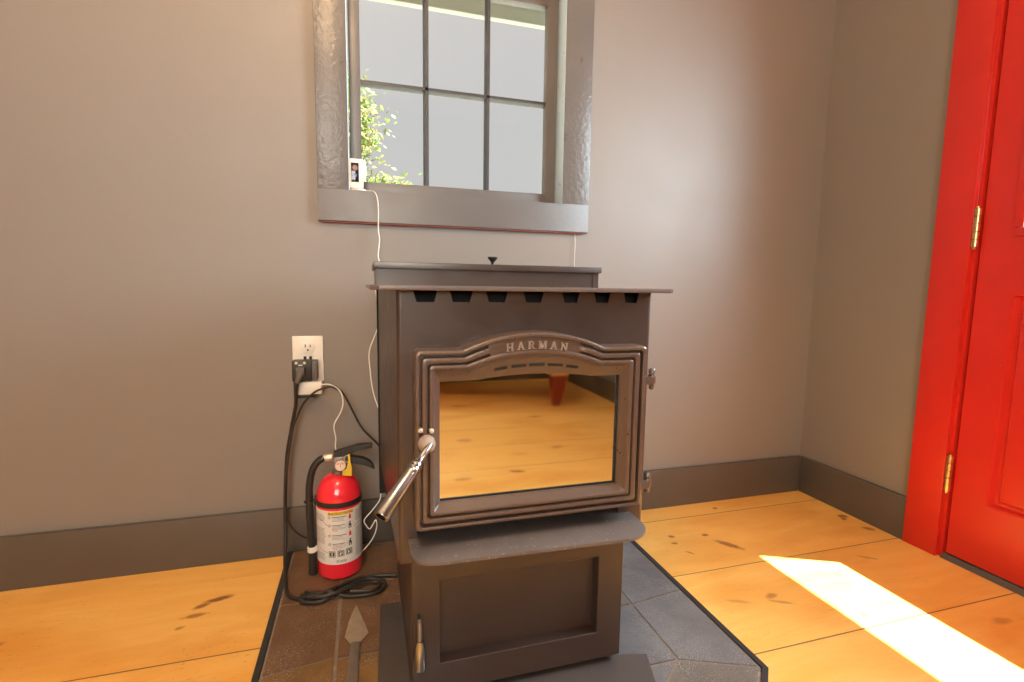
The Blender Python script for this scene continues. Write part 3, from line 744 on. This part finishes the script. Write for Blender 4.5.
add_lathe(bm, [(.0085, -.004), (.0130, .0), (.0138, .003), (.0138, .011), (.0128, .0125), (.0120, .0115), (0, .0115)], (gx, gy, gz), gd, 32); ga = obj('gauge', bm, M['bolt'], ext)
bm = B(); add_lathe(bm, [(0, .0122), (.0118, .0119)], (gx, gy, gz), gd, 32); obj('dial', bm, M['gauge'], ga)
bm = B()
o = Vector((gx, gy, gz)) + gd * .0128; ux = gd.cross(Vector((0, 0, 1))).normalized(); uz = ux.cross(gd)
for a0, a1 in ((.35, 1.1), (2.0, 2.8)):
    for k in range(6):
        t0 = a0 + (a1 - a0) * k / 6; t1 = a0 + (a1 - a0) * (k + 1) / 6
        bm.faces.new([bm.verts.new(o + (ux * math.cos(t) + uz * math.sin(t)) * r) for t, r in ((t0, .0065), (t1, .0065), (t1, .0085), (t0, .0085))])
add_tube(bm, [o - uz * .003, o + uz * .006], .0007, 6)
obj('dial_marks', bm, M['redink'], ga)
bm = B(); rr = [(-1.6045 + .0065 * math.cos(t), -.150, .3135 + .0085 * math.sin(t)) for t in (2 * PI * k / 20 for k in range(21))]; add_tube(bm, rr, .0011, 6, caps=False)
add_tube(bm, [(-1.6045, -.151, .305), (-1.6045, -.118, .305)], .0014, 8); obj('pull_pin', bm, M['bolt'], ext)
bm = B(); tg = [(-1.6020, .3270), (-1.5965, .3270), (-1.5960, .3050), (-1.5930, .2920), (-1.5940, .2700), (-1.6160, .2730), (-1.6150, .2850), (-1.6060, .2900), (-1.6010, .3050)]
add_prism(bm, tg, 'y', -.1555, -.1545); obj('seal_tag', bm, M['yellow'], ext)
# hose and nozzle
bm = B(); hp = spline([(-1.658, -.135, .3165), (-1.672, -.135, .3085), (-1.686, -.135, .289), (-1.6945, -.135, .252), (-1.6965, -.135, .210), (-1.6955, -.135, .13), (-1.6930, -.135, .070)], 8)
add_tube(bm, hp, .0088, 14); obj('hose', bm, M['rubber'], ext)
bm = B(); add_lathe(bm, [(.0088, .073), (.0095, .070), (.0098, .030), (.0110, .018), (.0110, .0145), (.008, .0145), (.008, .03), (0, .03)], (-1.693, -.135, 0), seg=20); obj('nozzle', bm, M['rubber'], ext)
bm = B(); add_lathe(bm, [(.0094, .073), (.0112, .074), (.0112, .086), (.0094, .087)], (-1.6935, -.135, 0), seg=20); add_box(bm, -1.686, -1.676, -.140, -.130, .075, .085); obj('hose_clip', bm, M['white'], ext)

# ------------------------------------------------------------------ outlet and what is plugged into it
ol = thing('wall_outlet', 'white duplex wall outlet plate on the grey wall left of the stove', 'outlet', (-1.704, WY, .547))
bm = B(); add_box(bm, -1.743, -1.665, .0075, WY + .001, .4850, .6090, bev=.003); obj('cover_plate', bm, M['white'], ol)
for zc in (.578, .516):
    bm = B(); pts = []
    for k in range(32):
        t = 2 * PI * k / 32; pts.append((-1.704 + .0175 * math.cos(t), zc + max(-.0135, min(.0135, .0175 * math.sin(t)))))
    add_prism(bm, pts, 'y', .0052, .009, bev=.0006); rc = obj('receptacle', bm, M['white'], ol)
    bm = B(); add_box(bm, -1.7115, -1.7090, .0047, .0056, zc + .000, zc + .0085); add_box(bm, -1.6990, -1.6965, .0047, .0056, zc + .0005, zc + .0075)
    add_lathe(bm, [(.0026, -.0004), (.0026, .0005)], (-1.704, .0051, zc - .0070), (0, -1, 0), 12); obj('slot', bm, M['ink'], rc)
bm = B(); add_lathe(bm, [(.0035, 0), (.003, .0012), (0, .0014)], (-1.704, .0075, .547), (0, -1, 0), 16); obj('screw', bm, M['bolt'], ol)

ap = thing('plug_adapter', 'black boxy plug adapter seated in the lower socket of the outlet', 'plug adapter', (-1.712, -.012, .521))
bm = B(); add_box(bm, -1.7400, -1.6925, -.036, .0045, .4935, .5470, bev=.002); obj('housing', bm, M['plastic_black'], ap)
bm = B(); add_box(bm, -1.6925, -1.6790, -.030, .0045, .4945, .5460, bev=.002); obj('side_block', bm, M['greyplug'], ap)
M['gold'] = paint('brass_contact', (.75, .62, .22), .3, .1, 40, metal=.8)
for xg in (-1.729, -1.709):
    bm = B(); add_box(bm, xg - .003, xg + .003, -.0375, -.036, .5395, .5455); obj('contact', bm, M['gold'], ap)
bm = B(); add_box(bm, -1.724, -1.714, -.0372, -.036, .5355, .5378); obj('white_mark', bm, M['white'], ap)
for xg in (-1.7115, -1.6975):
    bm = B(); add_box(bm, xg - .0035, xg + .0035, .001, .0046, .547, .5545, bev=.001); obj('locking_tab', bm, M['plastic_black'], ap)

ch = thing('usb_charger', 'flat white charger hanging below the black plug adapter', 'charger', (-1.70, -.012, .470))
bm = B(); add_box(bm, -1.7300, -1.6685, -.032, .0045, .4565, .4910, bev=.004); obj('housing', bm, M['white'], ch)
bm = B(); add_box(bm, -1.7340, -1.6830, -.030, .0045, .4475, .4562, bev=.002); obj('bottom_block', bm, M['plastic_black'], ch)
bm = B(); add_box(bm, -1.7385, -1.7305, -.028, .0045, .4475, .4930, bev=.002); obj('side_bracket', bm, M['plastic_black'], ch)

# power cord: plug, drop down the wall, coil on the hearth
pc = thing('power_cord', 'heavy black power cord dropping from the adapter and bundled on the hearth', 'cord', (-1.75, -.1, .0135))
bm = B(); add_box(bm, -1.7290, -1.7075, -.052, -.0365, .5085, .5330, bev=.004)
add_tube(bm, [(-1.718, -.050, .516), (-1.7215, -.056, .507), (-1.726, -.055, .494)], [.0085, .007, .0052], 12); obj('plug', bm, M['greyplug'], pc)
bm = B(); cr = .0046; zf = .0135 + cr + .0005
p = spline([(-1.726, -.055, .494), (-1.731, -.045, .465), (-1.734, -.034, .43), (-1.747, -.028, .365), (-1.761, -.026, .285), (-1.768, -.030, .175), (-1.768, -.045, .090), (-1.762, -.105, .040), (-1.752, -.175, zf + .004), (-1.740, -.222, zf), (-1.712, -.246, zf), (-1.680, -.250, zf), (-1.640, -.236, zf), (-1.600, -.214, zf), (-1.566, -.198, zf), (-1.530, -.196, zf), (-1.49, -.205, zf)], 8)
add_tube(bm, p, cr, 10)
p = spline([(-1.712, -.252, zf + .001), (-1.700, -.262, zf), (-1.664, -.270, zf + .001), (-1.640, -.258, zf + .006), (-1.600, -.232, zf + .007), (-1.570, -.214, zf + .007), (-1.545, -.212, zf + .003), (-1.526, -.222, zf), (-1.518, -.240, zf), (-1.528, -.258, zf), (-1.556, -.270, zf), (-1.606, -.264, zf), (-1.640, -.252, zf + .008), (-1.672, -.246, zf + .009), (-1.705, -.240, zf + .006)], 8)
add_tube(bm, p, cr, 10)
p = spline([(-1.708, -.243, zf + .007), (-1.690, -.258, zf + .009), (-1.650, -.248, zf + .011), (-1.610, -.224, zf + .010), (-1.572, -.206, zf + .009)], 8)
add_tube(bm, p, cr, 10)
p = spline([(-1.700, -.236, zf + .008), (-1.676, -.262, zf + .009), (-1.640, -.263, zf + .010), (-1.595, -.243, zf + .009), (-1.556, -.224, zf + .004), (-1.536, -.226, zf), (-1.533, -.243, zf), (-1.552, -.256, zf), (-1.600, -.252, zf + .004)], 8)
add_tube(bm, p, cr, 10)
obj('cable', bm, M['cord'], pc)
bm = B(); tw = [(-1.632, -.2475 + .014 * math.cos(t), .0255 + .0115 * math.sin(t)) for t in (2 * PI * k / 20 for k in range(21))]; add_tube(bm, tw, .0018, 6, caps=False); obj('twist_tie', bm, M['rubber'], pc)

bm = B(); p = spline([(-1.515, -.034, .290), (-1.527, -.036, .310), (-1.567, -.040, .358), (-1.592, -.042, .411), (-1.614, -.044, .458), (-1.634, -.046, .474), (-1.650, -.046, .478), (-1.684, -.044, .466), (-1.713, -.041, .437), (-1.731, -.040, .400), (-1.7425, -.041, .365), (-1.756, -.040, .285), (-1.765, -.044, .20), (-1.763, -.052, .135), (-1.744, -.056, .096), (-1.715, -.050, .068), (-1.66, -.035, .045), (-1.60, -.03, .030), (-1.52, -.04, .018)], 8)
add_tube(bm, p, .0027, 10)
tag(obj('extension_cord', bm, M['cord']), 'thin black cord looping up beside the outlet and down behind the stove', 'cord')

# ------------------------------------------------------------------ sill camera, its cable and the thin wire
cam = thing('security_camera', 'small white security camera with dark face standing on the window sill', 'camera', (-1.569, .02, .999))
bm = B(); add_box(bm, -1.588, -1.552, .004, .026, 1.0045, 1.0815, bev=.004); obj('housing', bm, M['white'], cam)
bm = B(); add_box(bm, -1.5835, -1.5640, .0022, .0045, 1.0200, 1.0700, bev=.0008); fp = obj('face_plate', bm, M['lens'], cam)
bm = B(); add_lathe(bm, [(.0068, 0), (.0072, .0012), (.0050, .002), (.0040, .0012), (0, .0012)], (-1.5735, .0024, 1.0560), (0, -1, 0), 24); obj('lens', bm, M['lensring'], fp)
bm = B(); add_lathe(bm, [(.0050, 0), (.0050, .001), (0, .0012)], (-1.5735, .0024, 1.0375), (0, -1, 0), 20); obj('sensor', bm, M['blue'], fp)
bm = B(); add_lathe(bm, [(.0210, .9985), (.0225, .9995), (.0225, 1.0025), (.0205, 1.0045), (.006, 1.0048)], (-1.567, .0235, 0), seg=32); obj('foot', bm, M['white'], cam)

bm = B()
p = spline([(-1.545, .022, 1.0015), (-1.535, .010, 1.0005), (-1.523, -.004, .994), (-1.517, -.006, .975), (-1.515, -.0055, .945), (-1.516, -.006, .90), (-1.5135, -.010, .868), (-1.518, -.018, .828), (-1.516, -.03, .806), (-1.5255, -.04, .755), (-1.5245, -.05, .715), (-1.517, -.05, .66), (-1.527, -.05, .622), (-1.545, -.05, .572), (-1.544, -.05, .52), (-1.536, -.05, .455),
            (-1.514, -.062, .38), (-1.510, -.070, .30), (-1.513, -.085, .225), (-1.5215, -.112, .205), (-1.526, -.12, .184), (-1.546, -.12, .157), (-1.5655, -.12, .134), (-1.561, -.12, .118), (-1.5525, -.12, .1075), (-1.5445, -.12, .118), (-1.5365, -.12, .1300), (-1.5345, -.12, .110), (-1.5465, -.12, .078), (-1.572, -.115, .046), (-1.585, -.09, .03), (-1.60, -.055, .10), (-1.622, -.05, .24), (-1.636, -.05, .306), (-1.6355, -.05, .338), (-1.6385, -.05, .375), (-1.6210, -.05, .410), (-1.6150, -.049, .437), (-1.6220, -.048, .466), (-1.645, -.044, .483), (-1.667, -.034, .482), (-1.676, -.026, .472)], 8)
add_tube(bm, p, .0016, 8)
tag(obj('usb_cable', bm, M['whitecord']), 'thin white cable running from the sill camera down behind the stove to the charger', 'cable')
bm = B(); p = spline([(-.934, .010, .912), (-.9335, .006, .880), (-.9345, .006, .855), (-.9338, .007, .835), (-.9345, .004, .79), (-.93, -.01, .72)], 6); add_tube(bm, p, .0007, 6)
tag(obj('thin_wire', bm, M['whitecord']), 'hair-thin pale wire hanging under the right end of the window', 'wire')

# ------------------------------------------------------------------ scraper lying on the hearth
tr = thing('hearth_scraper', 'flat steel scraper with pointed blade lying on the slate left of the stove', 'scraper', (-1.59, -.42, .0135))
bm = B(); out_ = [(-1.585, -.296), (-1.592, -.320), (-1.600, -.355), (-1.607, -.402), (-1.594, -.428), (-1.576, -.430), (-1.559, -.402), (-1.5655, -.372), (-1.577, -.330)]
n = len(out_); ctr = (-1.585, -.38)
def hz(x, y): return .0150 + .004 * max(0, 1 - abs(x + 1.584) / .026) * max(0, min(1, (-y - .30) / .1))
ts = [bm.verts.new((x, y, hz(x, y))) for x, y in out_]; bs = [bm.verts.new((x, y, hz(x, y) - .0012)) for x, y in out_]
ct = bm.verts.new((*ctr, hz(*ctr))); cb = bm.verts.new((*ctr, hz(*ctr) - .0012))
for i in range(n):
    j = (i + 1) % n; bm.faces.new((ts[i], ts[j], ct)); bm.faces.new((bs[j], bs[i], cb)); bm.faces.new((ts[j], ts[i], bs[i], bs[j]))
obj('blade', bm, M['worn'], tr)
bm = B(); add_prism(bm, [(-1.5940, -.424), (-1.5760, -.426), (-1.5800, -.56), (-1.5840, -.70), (-1.6060, -.70), (-1.6015, -.56)], 'z', .0145, .0185, bev=.001); obj('handle', bm, M['steel'], tr)
# ------------------------------------------------------------------ low bench across the room, seen in the stove glass
bn = thing('bench', 'low pine bench on tapered dark red legs, mirrored in the stove glass', 'bench', (-.95, -3.05, 0))
e1 = Vector((.37, -.93, 0)); e2 = Vector((-.93, -.37, 0)); c0 = Vector((-.40, -2.78, 0))
def bench_box(name, a0, a1, b0, b1, z0, z1, mat):
    bm = B(); pts = [c0 + e1 * a + e2 * b for a, b in ((a0, b0), (a1, b0), (a1, b1), (a0, b1))]; add_prism(bm, [(p.x, p.y) for p in pts], 'z', z0, z1, bev=.004); return obj(name, bm, mat, bn)
for a, b in ((0, 0), (.34, 0), (0, 1.25), (.34, 1.25)):
    p = c0 + e1 * a + e2 * b; bm = B(); dx = .02 if b < .5 else -.02
    r0 = [bm.verts.new((p.x + sx * .020, p.y + sy * .020, .001)) for sx, sy in ((-1, -1), (1, -1), (1, 1), (-1, 1))]
    r1_ = [bm.verts.new((p.x + dx + sx * .062, p.y + sy * .062, .275)) for sx, sy in ((-1, -1), (1, -1), (1, 1), (-1, 1))]
    bm.faces.new(r0); bm.faces.new(r1_)
    for k in range(4): bm.faces.new((r0[k], r0[(k + 1) % 4], r1_[(k + 1) % 4], r1_[k]))
    obj('leg', bm, M['redleg'], bn)
    bm = B(); add_box(bm, p.x + dx - .075, p.x + dx + .040, p.y - .045, p.y + .060, .198, .270, bev=.004); obj('leg_block', bm, M['pine'], bn)
bench_box('seat', -.05, .39, -.08, 1.33, .30, .335, M['pine'])
bench_box('rail', -.02, .36, -.03, 1.28, .262, .30, M['pine'])

# ------------------------------------------------------------------ outside
bm = B(); add_box(bm, -14, 14, -14, 14, -.30, -.20)
tag(obj('exterior_ground', bm, M['gravel']), 'grass ground outside the house', 'ground', kind='structure')
ev = thing('roof_eave', 'pale board of the roof eave seen through the top of the window', 'eave', (-1.5, .4, 1.75), kind='structure')
bm = B(); add_box(bm, XL - .4, .6, .50, .53, 1.747, 1.92, bev=.002); obj('fascia', bm, M['eave'], ev)
bm = B(); add_box(bm, XL - .4, .6, .165, .50, 1.86, 1.88); obj('soffit', bm, M['eave'], ev)

tree = thing('tree', 'leafy green tree outside the lower left window panes', 'tree', (-1.95, 2.9, -.2))
bm = B()
add_tube(bm, spline([(-1.98, 2.9, -.2), (-1.95, 2.9, .6), (-1.97, 2.88, 1.3), (-1.9, 2.9, 2.3)], 6), [.09 - .0035 * i for i in range(19)], 10)
obj('trunk', bm, M['bark'], tree)
bm = B(); rnd = random.Random(5); tips = []
for z0, dx, dy, dz in ((1.25, .50, -.30, .12), (1.35, .62, -.2, .10), (1.6, .42, -.2, .28), (1.8, .38, -.15, .30), (1.5, -.6, -.2, .4), (1.1, -.5, .2, .3), (2.0, .25, .2, .35), (1.9, -.4, 0, .4), (1.3, .2, .5, .3), (1.7, -.2, -.4, .3)):
    a = Vector((-1.955, 2.89, z0)); b = a + Vector((dx, dy, dz)); mm = (a + b) / 2 + Vector((0, 0, .06))
    add_tube(bm, spline([a, mm, b], 6), [.02 - .0012 * i for i in range(13)], 6); tips += [(a + b) / 2, mm + (b - mm) * .3, mm + (b - mm) * .6, b]
obj('branch', bm, M['bark'], tree)
bm = B()
for tp in tips:
    for k in range(260):
        c = tp + Vector((rnd.gauss(0, .075), rnd.gauss(0, .12), rnd.gauss(0, .085)))
        L = rnd.uniform(.028, .055); d = Vector((rnd.uniform(-1, 1), rnd.uniform(-1, 1), rnd.uniform(-1, .3))).normalized(); s = d.orthogonal().normalized(); nn = d.cross(s)
        q = [c, c + d * L * .5 + s * L * .33 + nn * .004, c + d * L, c + d * L * .5 - s * L * .33 + nn * .004]
        vs = [bm.verts.new(v) for v in q]; bm.faces.new((vs[0], vs[1], vs[2])); bm.faces.new((vs[0], vs[2], vs[3]))
o = obj('foliage', bm, M['leaf'], tree); o['kind'] = 'stuff'

# ------------------------------------------------------------------ light
w = bpy.data.worlds.new('sky'); bpy.context.scene.world = w; w.use_nodes = True
bg = w.node_tree.nodes['Background']; bg.inputs[0].default_value = (1, .985, .975, 1); bg.inputs[1].default_value = .63
def light(name, typ, loc, target, energy, col, **kw):
    l = bpy.data.lights.new(name, typ); l.energy = energy; l.color = col
    for k, v in kw.items(): setattr(l, k, v)
    o = bpy.data.objects.new(name, l); C.objects.link(o); o.location = loc
    if target is not None: o.rotation_euler = (Vector(target) - Vector(loc)).to_track_quat('-Z', 'Y').to_euler()
    return o
# sun high on the door side: horizontal travel (-.188, +.086), elevation about 69 degrees
sd = Vector((-.188, .086, -.207 * 2.62)).normalized()
s = light('sun', 'SUN', (3, -2, 6), None, 50, (1, .96, .88), angle=.009); s.rotation_euler = sd.to_track_quat('-Z', 'Y').to_euler()
light('door_daylight', 'AREA', (.85, -1.15, 1.50), (0, -.95, 1.15), 360, (.74, .91, 1.0), shape='RECTANGLE', size=1.7, size_y=1.7)
light('front_fill', 'AREA', (-2.15, YF - .35, 1.5), (-1.5, -.5, .6), 88, (1, .92, .80), shape='RECTANGLE', size=1.3, size_y=1.1)  # frontal fill lamp added outside the unseen window
light('ceiling_lamp', 'POINT', (-1.78, -1.30, 2.10), None, 49, (1, .67, .38), shadow_soft_size=.15)

# ------------------------------------------------------------------ camera
cd = bpy.data.cameras.new('camera'); co = bpy.data.objects.new('camera', cd); C.objects.link(co)
cd.sensor_fit = 'HORIZONTAL'; cd.sensor_width = 36; cd.lens = 499.62 / 1024 * 36; cd.clip_start = .02
yaw, pit, rol = math.radians(-16.4545), math.radians(-6.2612), math.radians(-.8254)
Rm = Matrix.Rotation(yaw, 3, 'Z') @ Matrix.Rotation(pit, 3, 'X') @ Matrix.Rotation(rol, 3, 'Y')
cols = Matrix((Rm @ Vector((1, 0, 0)), Rm @ Vector((0, 0, 1)), Rm @ Vector((0, -1, 0)))).transposed()
co.matrix_world = Matrix.Translation((-1.5549, -1.4298, .75)) @ cols.to_4x4()
sc = bpy.context.scene; sc.camera = co
sc.view_settings.view_transform = 'Standard'; sc.view_settings.look = 'None'; sc.view_settings.gamma = 1; sc.view_settings.exposure = .10
sc.view_settings.use_curve_mapping = False
sc.cycles.max_bounces = 8; sc.cycles.diffuse_bounces = 5; sc.cycles.use_denoising = True; sc.cycles.sample_clamp_indirect = 6
